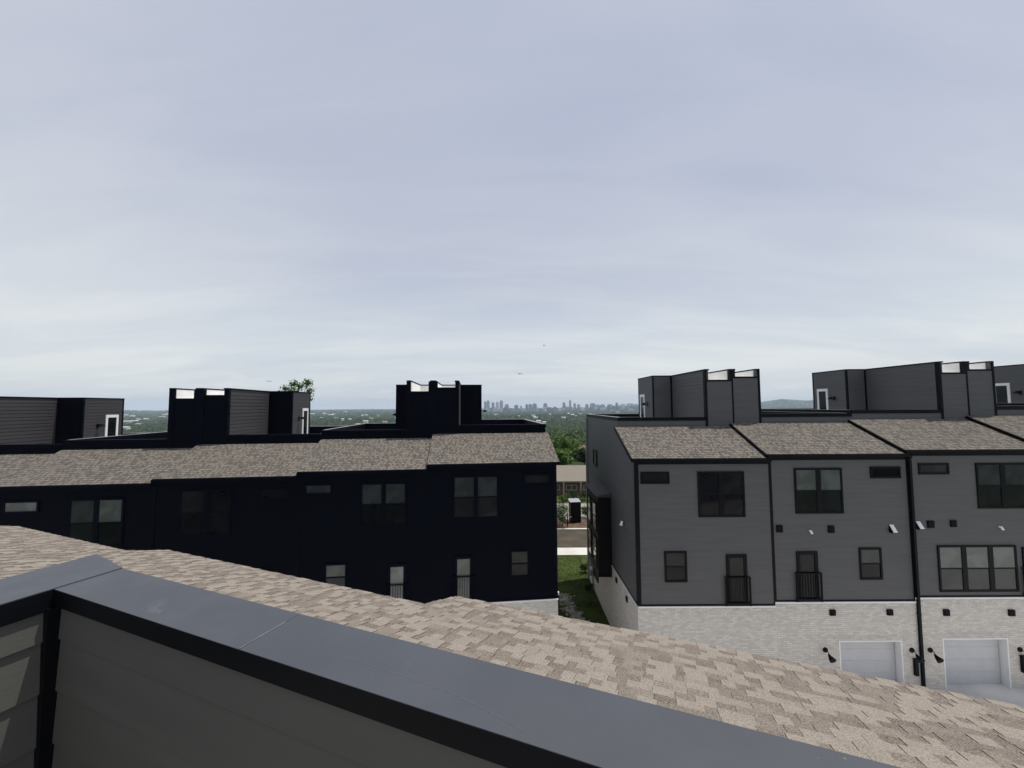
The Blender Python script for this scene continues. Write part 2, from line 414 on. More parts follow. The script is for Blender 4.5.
# ------------------------------------------------------------------ townhouse kit
BODY_Y = 10.3; YR = 2.45; ZR = 1.165
def window(par, x0, x1, z0, z1, cols=1, hung=True, panes=('glass_dark',), y=0., wall='x', trim='black_trim', fr=.075, mull=.20):
    """z0 top, z1 bottom; wall 'x' = front facade, otherwise function (t,out,z)->xyz"""
    pl = (lambda t, o, z: (t, y - o, z)) if wall == 'x' else wall
    def bx(mb, t0, t1, o0, o1, a, b):
        A = pl(t0, o0, a); C = pl(t1, o1, b); mb.box(A[0], C[0], A[1], C[1], A[2], C[2])
    if z1 > z0: z0, z1 = z1, z0
    f = MB()
    bx(f, x0, x1, -.02, .055, z0 - fr, z0); bx(f, x0, x1, -.02, .055, z1, z1 + fr)
    bx(f, x0, x0 + fr, -.02, .054, z1 + fr, z0 - fr); bx(f, x1 - fr, x1, -.02, .054, z1 + fr, z0 - fr)
    w = (x1 - x0 - 2 * fr - mull * (cols - 1)) / cols
    cells = []
    for c in range(cols):
        a = x0 + fr + c * (w + mull)
        if c: bx(f, a - mull, a, -.02, .05, z1 + fr, z0 - fr)
        if hung:
            zm = (z0 + z1) / 2; bx(f, a, a + w, -.02, .045, zm - .025, zm + .025)
            cells += [(a, a + w, zm + .025, z0 - fr, .030), (a, a + w, z1 + fr, zm - .025, .024)]
        else: cells.append((a, a + w, z1 + fr, z0 - fr, .027))
    fo = f.build('window', trim, par)
    for i, (a, b, c, d, o) in enumerate(cells):
        s = .022
        g = MB(); bx(g, a, b, -.02, o, c, d); g.build('pane', panes[i % len(panes)], fo)
    return fo
def juliet(par, x0, x1, zb, trim='black_trim', h=1.12, d=.085):
    m = MB()
    for z in (zb + h, zb + .1): m.box(x0, x1, -d - .02, -d + .02, z - .02, z + .02); 
    for x in (x0, x1):
        m.box(x - .022, x + .022, -d - .025, -.014, zb + h - .02, zb + h + .021); m.box(x - .022, x + .022, -d - .025, -.014, zb + .08, zb + .121)
        m.box(x - .024, x + .024, -d - .026, -d + .026, zb, zb + h + .03)
    n = int((x1 - x0) / .105)
    for i in range(1, n): 
        x = x0 + (x1 - x0) * i / n; m.box(x - .009, x + .009, -d - .009, -d + .009, zb + .1, zb + h)
    m.build('juliet_balcony', trim, par)
def gooseneck(par, x, z, y=-.03):
    m = MB(); m.tube([(x, y, z), (x, y - .03, z)], .10, 14)
    m.tube([(x, y - .02, z), (x, y - .09, z + .02), (x, y - .16, z - .01), (x, y - .20, z - .08)], .016, 6)
    b = m.build('wall_lamp', 'black_trim', par)
    s = MB(); s.tube([(x, y - .18, z - .06), (x, y - .22, z - .11), (x, y - .28, z - .15), (x, y - .38, z - .20)], [.03, .055, .09, .125], 16)
    s.build('lamp_shade', 'black_trim', b)
def vent(par, x0, x1, z0, z1, y=-.0):
    m = MB(); zt, zb = max(z0, z1), min(z0, z1); m.box(x0, x1, y - .06, y, zb, zt)
    n = 4
    for i in range(n):
        z = zb + (zt - zb) * (i + .5) / n; m.box(x0 + .02, x1 - .02, y - .075, y - .06, z - .012, z + .012)
    m.build('wall_vent', 'black_trim', par)
def flood(par, x0, x1, z0, z1):      # tilted square fixture with a white top face
    zt, zb = max(z0, z1), min(z0, z1); xm = (x0 + x1) / 2
    m = MB().prism_x([(-.0, zt + .0), (-.0, zb + .02), (-.05, zb), (-.14, zb), (-.16, zb + .03)], x0, x1 - .06)
    b = m.build('wall_hood', 'black_trim', par)
    q = MB().prism_x([(-.004, zt + .005), (-.172, zb + .034), (-.178, zb + .045), (-.004, zt + .02)], x0 + .04, x1 - .08)
    q.build('hood_panel', 'lamp_white', b)
def townhouse(name, row, loc, rz, Wd, ZE, tside, ztop, lab, feats, sb=-5.97, zf=3.4, endL=False, endR=False, grp=None, rnd=None, wide=2.42, side_mat=None, stepL=False):
    grey = row == 'grey'
    SM = 'grey_siding' if grey else 'navy_siding'; TM = 'black_trim' if grey else 'navy_trim'; CM = side_mat or SM
    root = empty(name, loc, rz, lab, 'townhouse', grp)
    gz = GZ - ZE - .6
    # core walls of siding storeys
    m = MB(); m.prism_x([(0, sb), (0, -.14), (YR, 1.02), (YR, sb)], 0, Wd); m.box(0, Wd, YR, BODY_Y, sb, .75)
    m.build('wall', SM, root)
    f = MB(); laps(f, rect(.0, Wd, sb, -.14), lambda t, o, z: (t, -o, z), zref=sb)
    f.build('front_siding', SM, root)
    for flag, X, sg in ((endL, 0, -1), (endR, Wd, 1)):
        if not flag: continue
        f = MB(); pl = lambda t, o, z: (X + sg * o, t, z)
        laps(f, [(0, sb), (YR, sb), (YR, .98), (0, -.12)], pl, zref=sb); laps(f, rect(YR, BODY_Y, sb, 1.45), pl, zref=sb)
        f.build('end_siding', SM, root)
    # brick base, with the garage opening cut out of the front skin
    gar = feats.get('gar'); m = MB(); zb = gz; yf = -.035
    if gar:
        a, b, t = gar[0], gar[1], gar[2]
        m.box(0, a, yf, .32, zb, sb); m.box(b, Wd, yf, .32, zb, sb); m.box(a, b, yf, .32, t, sb); m.box(0, Wd, .32, BODY_Y, zb, sb)
    else: m.box(0, Wd, yf, BODY_Y, zb, sb)
    if endL: m.box(-.03, 0, yf, BODY_Y, zb, sb)
    if endR: m.box(Wd, Wd + .03, yf, BODY_Y, zb, sb)
    if endR and not grey:
        B(Wd + .031, Wd + .10, -.03, .06, zb, sb + .1).build('downspout', 'black_trim', root); B(Wd + .031, Wd + .15, .2, .3, zb, sb + .15).build('corner_pipe', 'white_paint', root)
    m.build('brick_base', 'white_brick', root)
    m = MB(); xa = -.05 if endL else 0; xb = Wd + .05 if endR else Wd
    m.box(xa, xb, -.07, -.0355, sb - .055, sb - .002)
    if endL: m.box(-.06, -.0305, -.07, BODY_Y, sb - .055, sb - .002)
    m.build('brick_ledge', 'white_paint', root)
    # soldier course of upright bricks under the ledge
    m = MB(); n = int(Wd / .082)
    for i in range(n):
        x = Wd * i / n; m.box(x + .005, x + Wd / n - .005, yf - .006, yf, sb - .29, sb - .06)
    m.build('soldier_course', 'white_brick', root)
    if gar:
        m = MB()
        k = int((gar[1] - gar[0] + .4) / .085)
        for i in range(k):
            x = gar[0] - .2 + i * .085; m.box(x + .005, x + .08, yf - .008, yf, gar[2] + .004, gar[2] + .2)
        m.build('lintel', 'white_brick', root)
    if gar:
        g = MB(); H = gar[2] - (GZ + .07 - ZE); pn = 4
        for i in range(pn):
            g.box(gar[0] + .07, gar[1] - .07, .235, .30, gar[2] - H * (i + 1) / pn + .0015, gar[2] - H * i / pn - .0015)
        gd = g.build('garage_door', 'garage_white', root, bevel=.003)
        m = MB(); m.box(gar[0], gar[0] + .05, -.045, .315, gar[2] - H, gar[2] - .05); m.box(gar[1] - .05, gar[1], -.045, .315, gar[2] - H, gar[2] - .05); m.box(gar[0], gar[1], -.045, .315, gar[2] - .05, gar[2])
        m.build('garage_frame', 'white_paint', gd)
    # trims
    t = MB()
    t.box(0, Wd, -.035, -.0, -.27, -.135)                      # frieze
    t.box(0, Wd, -.03, -.002, sb, sb + .06)
    t.box(0, .07 if not endL else .12, -.034, -.001, sb + .06, -.27); t.box(Wd - (.12 if endR else .03), Wd, -.033, -.001, sb + .06, -.27)
    if endL: t.box(-.034, -.001, -.034, .11, sb, -.12); t.box(-.03, -.002, .11, BODY_Y, sb, sb + .06)
    if endR: t.box(Wd + .001, Wd + .034, -.034, .11, sb, -.12); t.box(Wd + .002, Wd + .03, .11, BODY_Y, sb, sb + .06)
    t.build('trim', TM, root)
    # roof: deck, fascia, rakes, laid shingle courses
    xl = -.17 if (endL or stepL) else .0; xr = Wd + .15 if endR else Wd
    r = MB(); y0 = -.15
    r.prism_x([(y0, -.13), (y0, -.012), (YR, ZR - .012), (YR, ZR - .14)], xl + .01, xr - .01)
    roof = r.build('roof', TM, root)
    sl = Vector((0, YR - y0, ZR)); run = sl.length
    s = MB(); shingles(s, Vector((xl, y0 - .02, -.008)), Vector((1, 0, 0)), sl.normalized(), xr - xl, run + .01, rnd, th=.008, wmin=.05, wmax=.15)
    s.build('shingles', 'shingle_far', roof, fixn=False)
    g = MB(); g.box(xl, xr, y0 - .075, y0 - .0, -.145, -.03); g.build('gutter', TM, roof)
    rk = MB()
    if endL or stepL: rk.prism_x([(y0, -.24 if stepL else -.16), (y0, -.006), (YR, ZR - .006), (YR, ZR - (.28 if stepL else .16))], xl - .03, xl + .008)
    if rk.v: rk.build('rake_trim', TM, roof)
    if endR: MB().prism_x([(y0, -.16), (y0, -.006), (YR, ZR - .006), (YR, ZR - .16)], xr - .008, xr + .03).build('rake_trim', TM, roof)
    # parapets round the roof deck
    fx0 = 1.33 if tside == 'L' else 0.; fx1 = Wd - 1.33 if tside == 'R' else Wd
    p = MB(); zc = 1.44
    p.box(fx0, fx1, YR + .001, YR + .19, .75, zc); p.box(0, Wd, BODY_Y - .19, BODY_Y, .75, zc)
    p.box(0, .09, YR + .19, BODY_Y - .19, .75, zc); p.box(Wd - .09, Wd, YR + .19, BODY_Y - .19, .75, zc)
    par = p.build('parapet', SM, root)
    c = MB(); ea = -.035 if endL else 0; eb = Wd + .035 if endR else Wd
    fa = fx0 if tside == 'L' else ea; fb_ = fx1 if tside == 'R' else eb
    c.box(fa, fb_, YR - .03, YR + .22, zc, zc + .16); c.box(ea, eb, BODY_Y - .22, BODY_Y + .03, zc, zc + .16)
    c.box(ea, .12, YR + .22, BODY_Y - .22, zc, zc + .158); c.box(Wd - .12, eb, YR + .22, BODY_Y - .22, zc, zc + .158)
    cpo = c.build('parapet_cap', TM, par)
    c = MB(); zz = zc + .16
    c.box(ea - .006, eb + .006, BODY_Y - .226, BODY_Y + .036, zz, zz + .018)
    c.box(ea - .006, .126, YR - .02 if endL else YR + .226, BODY_Y - .226, zz, zz + .016); c.box(Wd - .126, eb + .006, YR + .226, BODY_Y - .226, zz, zz + .016)
    c.build('cap_sheen_sheet', 'cap_edge_sheen', cpo)  # pale strip carries the painted sky sheen on side and back caps
    ps = MB(); laps(ps, rect(fx0, fx1, ZR - .02, zc), lambda tt, o, z: (tt, YR - o, z), zref=sb); ps.build('parapet_siding', SM, par)
    d = B(.1, Wd - .1, YR + .2, BODY_Y - .2, .74, .77); d.build('deck_floor', 'deck_tile', root)
    # stair tower (one half each side of the party wall)
    if tside:
        T = ztop - ZE; tx = (lambda u: Wd - u) if tside == 'R' else (lambda u: u)
        sg = -1 if tside == 'R' else 1
        YB, YA = 6.32, 8.85
        def tb(mb, u0, u1, *r): mb.box(tx(u0), tx(u1), *r)
        w = MB(); tb(w, .0, 1.28, YR - .012, YR + .12, .9, zf - .08)
        tb(w, 1.14, 1.29, YR - .01, YB, .76, T - .06); tb(w, 0, .13, YR - .01, YB, .76, T - .06)
        tb(w, .0, wide, YB, YB + .12, .76, T - .06); tb(w, wide - .12, wide, YB + .12, YA, .76, T - .06); tb(w, 0, wide - .12, YA - .12, YA, .76, T - .06)
        tow = w.build('stair_tower', SM, root)
        sfm = MB()
        laps(sfm, rect(*sorted((tx(.0), tx(1.28))), 1.0, zf - .08), lambda t_, o, z: (t_, YR - .012 - o, z), zref=sb)
        sfm.build('bay_siding', SM, tow); sfm = MB()
        laps(sfm, rect(*sorted((tx(1.29), tx(wide))), .76, T - .06), lambda t_, o, z: (t_, YB - o, z), zref=sb)
        sfm.build('tower_front_siding', SM, tow)
        ss = MB()
        laps(ss, rect(YR, YB, .76, T - .06), lambda t_, o, z: (tx(1.29) + sg * o, t_, z), zref=sb)
        laps(ss, rect(YB, YA, .76, T - .06), lambda t_, o, z: (tx(wide) + sg * o, t_, z), zref=sb)
        ss.build('tower_side_siding', CM, tow)
        lo = MB()    # white membrane lining and roof
        rz_ = zf - .35
        tb(lo, .131, 1.139, YR + .121, YB - .001, rz_ - .05, rz_); tb(lo, 1.12, 1.139, YR + .121, YB - .001, rz_, T - .065); tb(lo, .131, .15, YR + .121, YB - .001, rz_, T - .065)
        tb(lo, .15, 1.12, YB - .02, YB - .001, rz_, T - .065); tb(lo, .15, 1.12, YR + .121, YR + .135, rz_, zf - .09)
        tb(lo, .01, wide - .121, YB + .121, YA - .121, T - .45, T - .38)
        lo.build('roof_membrane', 'membrane', tow)
        tr = MB()
        tb(tr, .0, 1.33, YR - .04, YR + .15, zf - .08, zf)
        if grey:
            tb(tr, 1.235, 1.335, YR - .045, YR + .14, 1.0, T - .06); tb(tr, 0, .03, YR - .045, YR + .14, 1.0, zf - .08); tb(tr, 0, .14, YR - .045, YR + .14, zf, T - .061)
        else:
            tb(tr, 1.14, 1.335, YR - .045, YR + .14, 1.0, T - .06); tb(tr, 0, .23, YR - .045, YR + .14, 1.0, T - .061)
        tb(tr, 1.11, 1.335, YR - .05, YB + .02, T - .06, T); tb(tr, 0, .16, YR - .05, YB + .02, T - .061, T)
        tb(tr, .16, 1.11, YB - .03, YB + .15, T - .06, T - .001); tb(tr, 1.335, wide + .03, YB - .03, YB + .15, T - .06, T - .001)
        tb(tr, wide - .15, wide + .03, YB + .15, YA + .03, T - .06, T - .002); tb(tr, 0, wide - .15, YA - .15, YA + .03, T - .06, T - .001)
        tb(tr, wide - .05, wide + .022, YB - .024, YB + .09, .77, T - .06); tb(tr, 1.27, 1.40, YB - .026, YB - .001, .77, T - .06)
        tb(tr, wide - .05, wide + .022, YA - .07, YA + .02, .77, T - .06)
        tr.build('tower_trim', TM, tow)
        # roof deck door on the tower's side
        X = tx(wide)
        dm = MB(); y1, y2 = 7.68, 8.50; o1, o2 = X + sg * .0, X + sg * .055
        dm.box(o1, o2, y1, y1 + .13, .78, 2.86); dm.box(o1, o2, y2 - .13, y2, .78, 2.86); dm.box(o1, o2, y1 + .13, y2 - .13, 2.70, 2.86); dm.box(o1, o2, y1 + .13, y2 - .13, .78, 1.15)
        dr = dm.build('deck_door', 'white_paint', tow)
        B(o1, X + sg * .03, y1 + .13, y2 - .13, 1.15, 2.70).build('door_glass', 'glass_dark', dr)
        gm = MB(); gx = X + sg * .03; gm.box(gx, gx + sg * .02, 7.14, 7.28, 2.12, 2.36); gm.tube([(gx + sg * .02, 7.21, 2.28), (gx + sg * .16, 7.21, 2.34), (gx + sg * .22, 7.21, 2.30)], .015, 6)
        gm.tube([(gx + sg * .22, 7.21, 2.33), (gx + sg * .24, 7.21, 2.20)], [.05, .16], 12); gm.build('deck_lamp', TM, tow)
    # facade furniture
    for k, v in feats.get('win', []):
        window(root, *v[:4], **k, trim=TM)
    for v in feats.get('doors', []):
        x0, x1, zt, zbm, pm = v
        window(root, x0, x1, zt, zbm, cols=1, hung=False, panes=(pm,), trim=TM, fr=.13)
        juliet(root, x0 - .07, x1 + .07, zbm, TM)
    for v in feats.get('vent', []): vent(root, *v)
    for v in feats.get('bvent', []): vent(root, *v, y=-.036)
    for v in feats.get('flood', []): flood(root, *v)
    for x, z in feats.get('lamp', []): gooseneck(root, x, z)
    for x, z in feats.get('spot', []):
        m = MB(); m.tube([(x, -.0, z), (x, -.07, z + .01)], .035, 8); m.tube([(x, -.07, z + .03), (x + .03, -.11, z - .10)], [.035, .045], 8)
        m.build('camera_spot', 'lamp_white', root)
    for v in feats.get('box', []):
        m = MB(); m.box(v[0], v[1], -.13, -.036, v[3], v[2]); m.box(v[0] - .015, v[1] + .015, -.14, -.036, v[2], v[2] + .03); m.build('wall_lantern', 'black_trim', root, bevel=.006)
    for x in feats.get('downspout', []):
        m = MB(); m.box(x - .05, x + .05, -.13, -.05, gz + .6, -.42)
        m.tube([(x, -.09, -.40), (x + .02, -.13, -.24), (x + .02, -.19, -.14)], .055, 8)
        for z in (-2, -4.2, -6.6, -8.4): m.box(x - .065, x + .065, -.135, -.036, z - .02, z + .02)
        m.build('downspout', 'black_trim', root)
    return root


# ---- grey row (right)
HW = dict(cols=2, panes=('glass_shade', 'glass_dark', 'glass_dim', 'glass_dark'))
rr = random.Random(11)
RB = [5.1, 10.65, 16.35, 22.0, 27.7, 33.3]; RZE = [-2.18, -2.03, -1.88, -1.73, -1.58]
def mirror(Wd, f):
    g = {}
    for k, v in f.items():
        if k == 'win': g[k] = [(a, (Wd - b[1], Wd - b[0], b[2], b[3])) for a, b in v]
        elif k == 'doors': g[k] = [(Wd - b[1], Wd - b[0], *b[2:]) for b in v]
        elif k in ('vent', 'bvent', 'flood', 'box'): g[k] = [(Wd - b[1], Wd - b[0], *b[2:]) for b in v]
        elif k == 'gar': g[k] = (Wd - v[1], Wd - v[0], v[2])
        elif k in ('lamp', 'spot'): g[k] = [(Wd - x, z) for x, z in v]
    return g
one = dict(hung=False, panes=('glass_black',)); hw = dict(hung=True, panes=('glass_shade', 'glass_dark'))
F1 = dict(win=[(dict(hung=False, panes=('glass_dim',)), (.2, 1.39, -.58, -1.06)), (dict(cols=2, panes=('glass_dark', 'glass_dark', 'glass_dim', 'glass_dark')), (2.56, 4.48, -.57, -2.42)), (dict(hung=True, panes=('glass_dim', 'glass_black')), (1.1, 2.01, -3.79, -5.02))],
          doors=[(3.62, 4.46, -3.93, -5.95, 'glass_dim')], gar=(.6, 3.1, -7.5), bvent=[(.9, 1.13, -6.28, -6.48), (3.2, 3.43, -6.28, -6.48)], lamp=[(.3, -7.9), (3.5, -7.9)])
F1['gar'] = None; F1.pop('lamp'); F1['bvent'] = []
F2 = dict(win=[(dict(cols=2, panes=('glass_blind', 'glass_dim', 'glass_blind', 'glass_dim')), (1.01, 2.98, -.6, -2.45)), (one, (4.17, 5.42, -.55, -1.03)), (dict(hung=True, panes=('glass_shade', 'glass_dark')), (3.52, 4.43, -3.84, -5.11))],
          doors=[(.95, 1.81, -3.97, -5.95, 'glass_dark')], vent=[(.18, .43, -2.92, -3.2), (2.3, 2.55, -2.95, -3.23)], flood=[(4.81, 5.10, -2.94, -3.23)], gar=(2.50, 5.05, -7.5),
          bvent=[(2.17, 2.4, -6.28, -6.5), (4.49, 4.72, -6.28, -6.5)], lamp=[(1.93, -7.85), (5.42, -7.88)], box=[(5.44, 5.58, -8.22, -8.84)], spot=[(1.55, -3.15)], downspout=[])
F3 = dict(win=[(dict(hung=False, panes=('glass_shade',)), (.47, 1.73, -.57, -1.03)), (dict(cols=2, panes=('glass_shade', 'glass_dim', 'glass_shade', 'glass_dim')), (2.84, 5.01, -.58, -2.43)),
               (dict(cols=3, panes=('glass_blind', 'glass_shade')), (1.03, 4.25, -3.91, -5.76))],
          doors=[(4.5, 5.36, -4.0, -5.95, 'glass_dark')], vent=[(.69, .96, -2.92, -3.2), (1.64, 1.88, -2.9, -3.17)], flood=[(.21, .50, -2.96, -3.24)], spot=[(3.66, -3.18)],
          gar=(.98, 3.63, -7.58), bvent=[(1.08, 1.31, -6.44, -6.68), (3.71, 3.95, -6.46, -6.7)], lamp=[(.46, -8.03), (4.08, -8.03)], box=[(4.05, 4.22, -8.27, -8.89)], downspout=[.06])
LR = 'grey townhouses of the right row'
topR = [1.74, 1.74, 2.06, 2.06, 2.38, 2.38]
Rlabs = ['grey townhouse at the left end of the grey row, its side wall facing the gap',
         'grey townhouse second from the gap, its pale garage door half hidden by the near roof',
         'grey townhouse third from the gap, with a wide three-part window above its white garage door',
         'grey townhouse cut by the right edge of the photo, fourth from the gap']
tsR = ['R', 'L', 'R', 'L']
fR = [F1, F2, F3, mirror(5.7, F3)]
rowR = []
for i in range(4):
    rowR.append(townhouse('townhouse', 'grey', (RB[i], 16.16, RZE[i]), 0, RB[i + 1] - RB[i], RZE[i], tsR[i], topR[i], Rlabs[i], fR[i], endL=(i == 0), endR=(i == 3), grp=LR, rnd=rr, stepL=(i > 0)))
# the next tower shows above the row: a fifth house carries it
rowR.append(townhouse('townhouse', 'grey', (RB[4], 16.16, RZE[4]), 0, RB[5] - RB[4], RZE[4], 'R', 2.38, 'grey townhouse at the far right edge, only its rooftop tower with white door showing', mirror(5.6, F2), endR=True, grp=LR, rnd=rr, stepL=True))

# end wall of the first grey house: bay, windows, lamp, vents, meters
h1 = rowR[0]; e = lambda Y: Y - 16.16; z = lambda Z: Z - RZE[0]
bay = MB(); X0 = -.72; ya, yb = e(20.2), e(23.1)
bay.box(X0, -.02, ya, yb, z(-8.75), z(-4.72)); bo = bay.build('side_bay', 'black_trim', h1)
rf = MB().prism_z([(0, 0)] * 0 or [(X0 - .08, ya - .1), (-.0, ya - .1), (-.0, yb + .1), (X0 - .08, yb + .1)], z(-4.72), z(-4.66))
rf.quad([(X0 - .08, ya - .1, z(-4.66)), (-.0, ya - .1, z(-4.48)), (-.0, yb + .1, z(-4.48)), (X0 - .08, yb + .1, z(-4.66))])
rf.quad([(X0 - .08, ya - .1, z(-4.66)), (0, ya - .1, z(-4.66)), (0, ya - .1, z(-4.48))]); rf.quad([(X0 - .08, yb + .1, z(-4.66)), (0, yb + .1, z(-4.66)), (0, yb + .1, z(-4.48))])
rf.build('bay_roof', 'charcoal_siding', bo)
for (a, b, t, u) in ((ya + .25, ya + 1.25, z(-5.1), z(-6.6)), (ya + 1.6, ya + 2.6, z(-5.1), z(-6.6)), (ya + .25, ya + 1.25, z(-6.9), z(-8.4)), (ya + 1.6, ya + 2.6, z(-6.9), z(-8.4))):
    window(h1, a, b, t, u, wall=lambda t_, o, zz: (X0 - o, t_, zz), panes=('glass_blind', 'glass_shade'))
window(h1, e(23.3), e(24.3), z(-2.7), z(-3.65), hung=False, panes=('glass_dark',), wall=lambda t_, o, zz: (-.016 - o, t_, zz))
window(h1, e(23.4), e(24.6), z(-8.75), z(-10.5), panes=('glass_shade', 'glass_dark'), wall=lambda t_, o, zz: (-.03 - o, t_, zz))
for Y, Z in ((19.3, -8.5), (17.6, -8.57)):
    B(-.09, -.03, e(Y) - .1, e(Y) + .1, z(Z) - .12, z(Z) + .1).build('wall_vent', 'black_trim', h1, bevel=.008)
m = MB(); m.tube([(-.02, e(17.9), z(-5.36)), (-.1, e(17.9), z(-5.34))], .04, 8); sl_ = m.build('side_lamp', 'black_trim', h1)
m = MB(); m.tube([(-.1, e(17.9), z(-5.27)), (-.17, e(17.86), z(-5.46))], [.05, .075], 10); m.build('lamp_head', 'lamp_white', sl_)
m = MB()
for k, zz in enumerate((-8.9, -9.5, -10.1, -10.7)): m.tube([(-.16, e(24.95), z(zz)), (-.16, e(24.95), z(zz) + .34)], .11, 10)
m.box(-.1, -.03, e(24.85), e(25.05), z(-11.4), z(-8.4)); m.build('utility_meters', 'far_grey', h1)
B(-.13, -.035, BODY_Y - .25, BODY_Y - .12, z(-11.5), 1.35).build('downspout', 'far_grey', h1)

# ---- navy row (left), its facade turned by 6 degrees
th = R_(6); ul = Vector((math.cos(th), math.sin(th), 0)); nl = Vector((-math.sin(th), math.cos(th), 0))
LBd = [3.88, -1.98, -7.45, -13.15, -19.0, -24.3, -30.0]; LZE = [-2.57, -2.77, -2.94, -3.10, -3.27, -3.44]
G1 = dict(win=[(dict(hung=False, panes=('glass_shade',)), (.28, 1.42, -.56, -1.03)), (dict(cols=2, panes=('glass_shade', 'glass_dark', 'glass_shade', 'glass_dark')), (2.62, 4.58, -.58, -2.45)), (dict(hung=True, panes=('glass_blind', 'glass_shade')), (1.17, 2.1, -3.97, -5.13))],
          doors=[(3.80, 4.62, -4.1, -6.1, 'glass_pale')], gar=(.9, 3.4, -7.5))  # pale door pane: the sky's reflection is put into the glass colour
G2 = dict(win=[(dict(cols=2, panes=('glass_shade', 'glass_dim', 'glass_shade', 'glass_dim')), (1.15, 3.2, -.57, -2.48)), (dict(hung=False, panes=('glass_dim',)), (4.36, 5.57, -.56, -1.03)), (dict(hung=True, panes=('glass_dim', 'glass_dark')), (3.72, 4.58, -3.95, -5.14))],
          doors=[(1.22, 2.04, -4.1, -6.1, 'glass_blind')], gar=(2.4, 4.9, -7.5))
G3 = dict(win=[(dict(cols=2, panes=('glass_dim', 'glass_dark', 'glass_dark', 'glass_dark')), (1.01, 3.04, -.52, -2.42)), (dict(hung=False, panes=('glass_dark',)), (4.13, 5.32, -.53, -1.02)), G2['win'][2]], doors=G2['doors'], gar=G2['gar'])
G4 = dict(win=[(dict(hung=False, panes=('glass_pale',)), (.34, 1.62, -.61, -1.11)), (dict(cols=2, panes=('glass_shade', 'glass_dim', 'glass_blind', 'glass_dark')), (2.72, 4.75, -.6, -2.57)), G1['win'][2]], doors=G1['doors'], gar=G1['gar'])
topL = [1.34, 1.34, .95, .95, .60, .60]
Llabs = ['navy black townhouse at the right end of its row, beside the grassy gap',
         'navy black townhouse second from the grassy gap, sharing its roof tower with the first',
         'navy black townhouse third from the gap, with two dim unlit upper windows',
         'navy black townhouse fourth from the gap, its paired upper windows reflecting pale roof lines',
         'navy black townhouse cut by the left edge, fifth from the gap',
         'navy black townhouse at the far left, only its roof tower and pale door in view']
tsL = ['L', 'R', 'L', 'R', 'L', 'R']; fL = [G2, G1, G3, G4, G3, G4]
rl = random.Random(5)
for i in range(6):
    s0, s1 = LBd[i + 1], LBd[i]
    p = ul * s0 + nl * 17.75
    townhouse('townhouse', 'navy', (p.x, p.y, LZE[i]), th, s1 - s0, LZE[i], tsL[i], topL[i], Llabs[i], fL[i], sb=-6.17, zf=3.55, endR=(i == 0), endL=(i == 5), grp='navy townhouses of the left row', rnd=rl, wide=2.58, side_mat='charcoal_siding', stepL=False)

# ------------------------------------------------------------------ the house we stand on
PH = R_(-21)
hu = Vector((math.cos(PH), math.sin(PH), 0)); hn = Vector((-math.sin(PH), math.cos(PH), 0))
# local frame: x along hu, y along hn (toward the alley), z = world
home = empty('home_townhouse', (0, 0, 0), PH, 'near grey townhouse with slate blue parapet cap and lit weathered shingle roof below it', 'townhouse')
CH = -.65; CXI, DI, DO = -2.055, .739, .928      # inner corner, inner and outer line of the front parapet
def H(mb, name, mat, par=home, **k): return mb.build(name, mat, par, **k)
LWd = .30
# parapet core walls with lap boards inside
pw = MB(); pw.box(CXI - .02, 9.0, DI + .02, DO - .02, -1.9, CH - .02); pw.box(CXI - LWd + .02, CXI - .02, -4.2, DO - .02, -1.9, CH - .02)
par = H(pw, 'parapet', 'deck_siding')
fl = MB(); laps(fl, rect(CXI, 9.0, -1.8, CH - .062), lambda t, o, z_: (t, DI + .02 - o, z_), exp=.178, zref=CH - .176 - .178 * 8, lo=.008, hi=.002)
H(fl, 'front_lap_boards', 'deck_siding', par)
fl = MB(); laps(fl, rect(-4.2, DI, -1.8, CH - .062), lambda t, o, z_: (CXI - .02 + o, t, z_), exp=.178, zref=CH - .176 - .178 * 8, lo=.014, hi=.002)
H(fl, 'side_lap_boards', 'deck_siding', par)
tr = MB(); tr.box(CXI - .03, CXI + .018, DI - .018, DI + .03, -1.8, CH - .06); H(tr, 'corner_trim', 'black_trim', par)
# metal caps: flat tops with turned-down flanges; the side cap laps over the front one
cp = MB()
for a, b in ((CXI + .001, -1.073), (-1.073, 1.6), (1.6, 4.6), (4.6, 9.05)):
    cp.box(a, b - .0015, DI, DO, CH - .012, CH)
fcap = H(cp, 'front_cap', 'metal_cap', par)
fl_ = MB(); fl_.box(CXI + .001, 9.05, DI + .001, DI + .006, CH - .058, CH - .0125); fl_.box(CXI, 9.05, DO - .006, DO - .001, CH - .09, CH - .0125); fl_.box(CXI + .002, 9.05, DI - .0005, DI + .0008, CH - .058, CH - .002)
H(fl_, 'cap_flange', 'black_trim', fcap)  # same metal as the cap; its shade is put into the black colour
cs = MB(); cs.prism_z([(CXI - LWd, -4.25), (CXI, -4.25), (CXI, DO + .001), (CXI - LWd, DO + .044)], CH - .012, CH + .003)
fl_ = MB(); fl_.box(CXI - .006, CXI + .0006, -4.25, DI + .001, CH - .070, CH - .0005); fl_.box(CXI - LWd + .001, CXI - LWd + .006, -4.25, DO + .04, CH - .09, CH - .012)
fl_.prism_z([(CXI - LWd + .006, DO + .034), (CXI - .006, DO - .008), (CXI - .006, DO - .003), (CXI - LWd + .006, DO + .040)], CH - .09, CH - .0125)
scap = H(cs, 'side_cap', 'metal_cap', par); H(fl_, 'cap_flange', 'black_trim', scap)  # side flange likewise has its shade painted in as black
fb = MB(); fb.box(CXI + .02, 9.0, DI + .008, DI + .018, CH - .064, CH - .03); fb.box(CXI - .02, CXI - .008, -4.2, DI, CH - .075, CH - .03)
H(fb, 'cap_flange_board', 'black_trim', par)
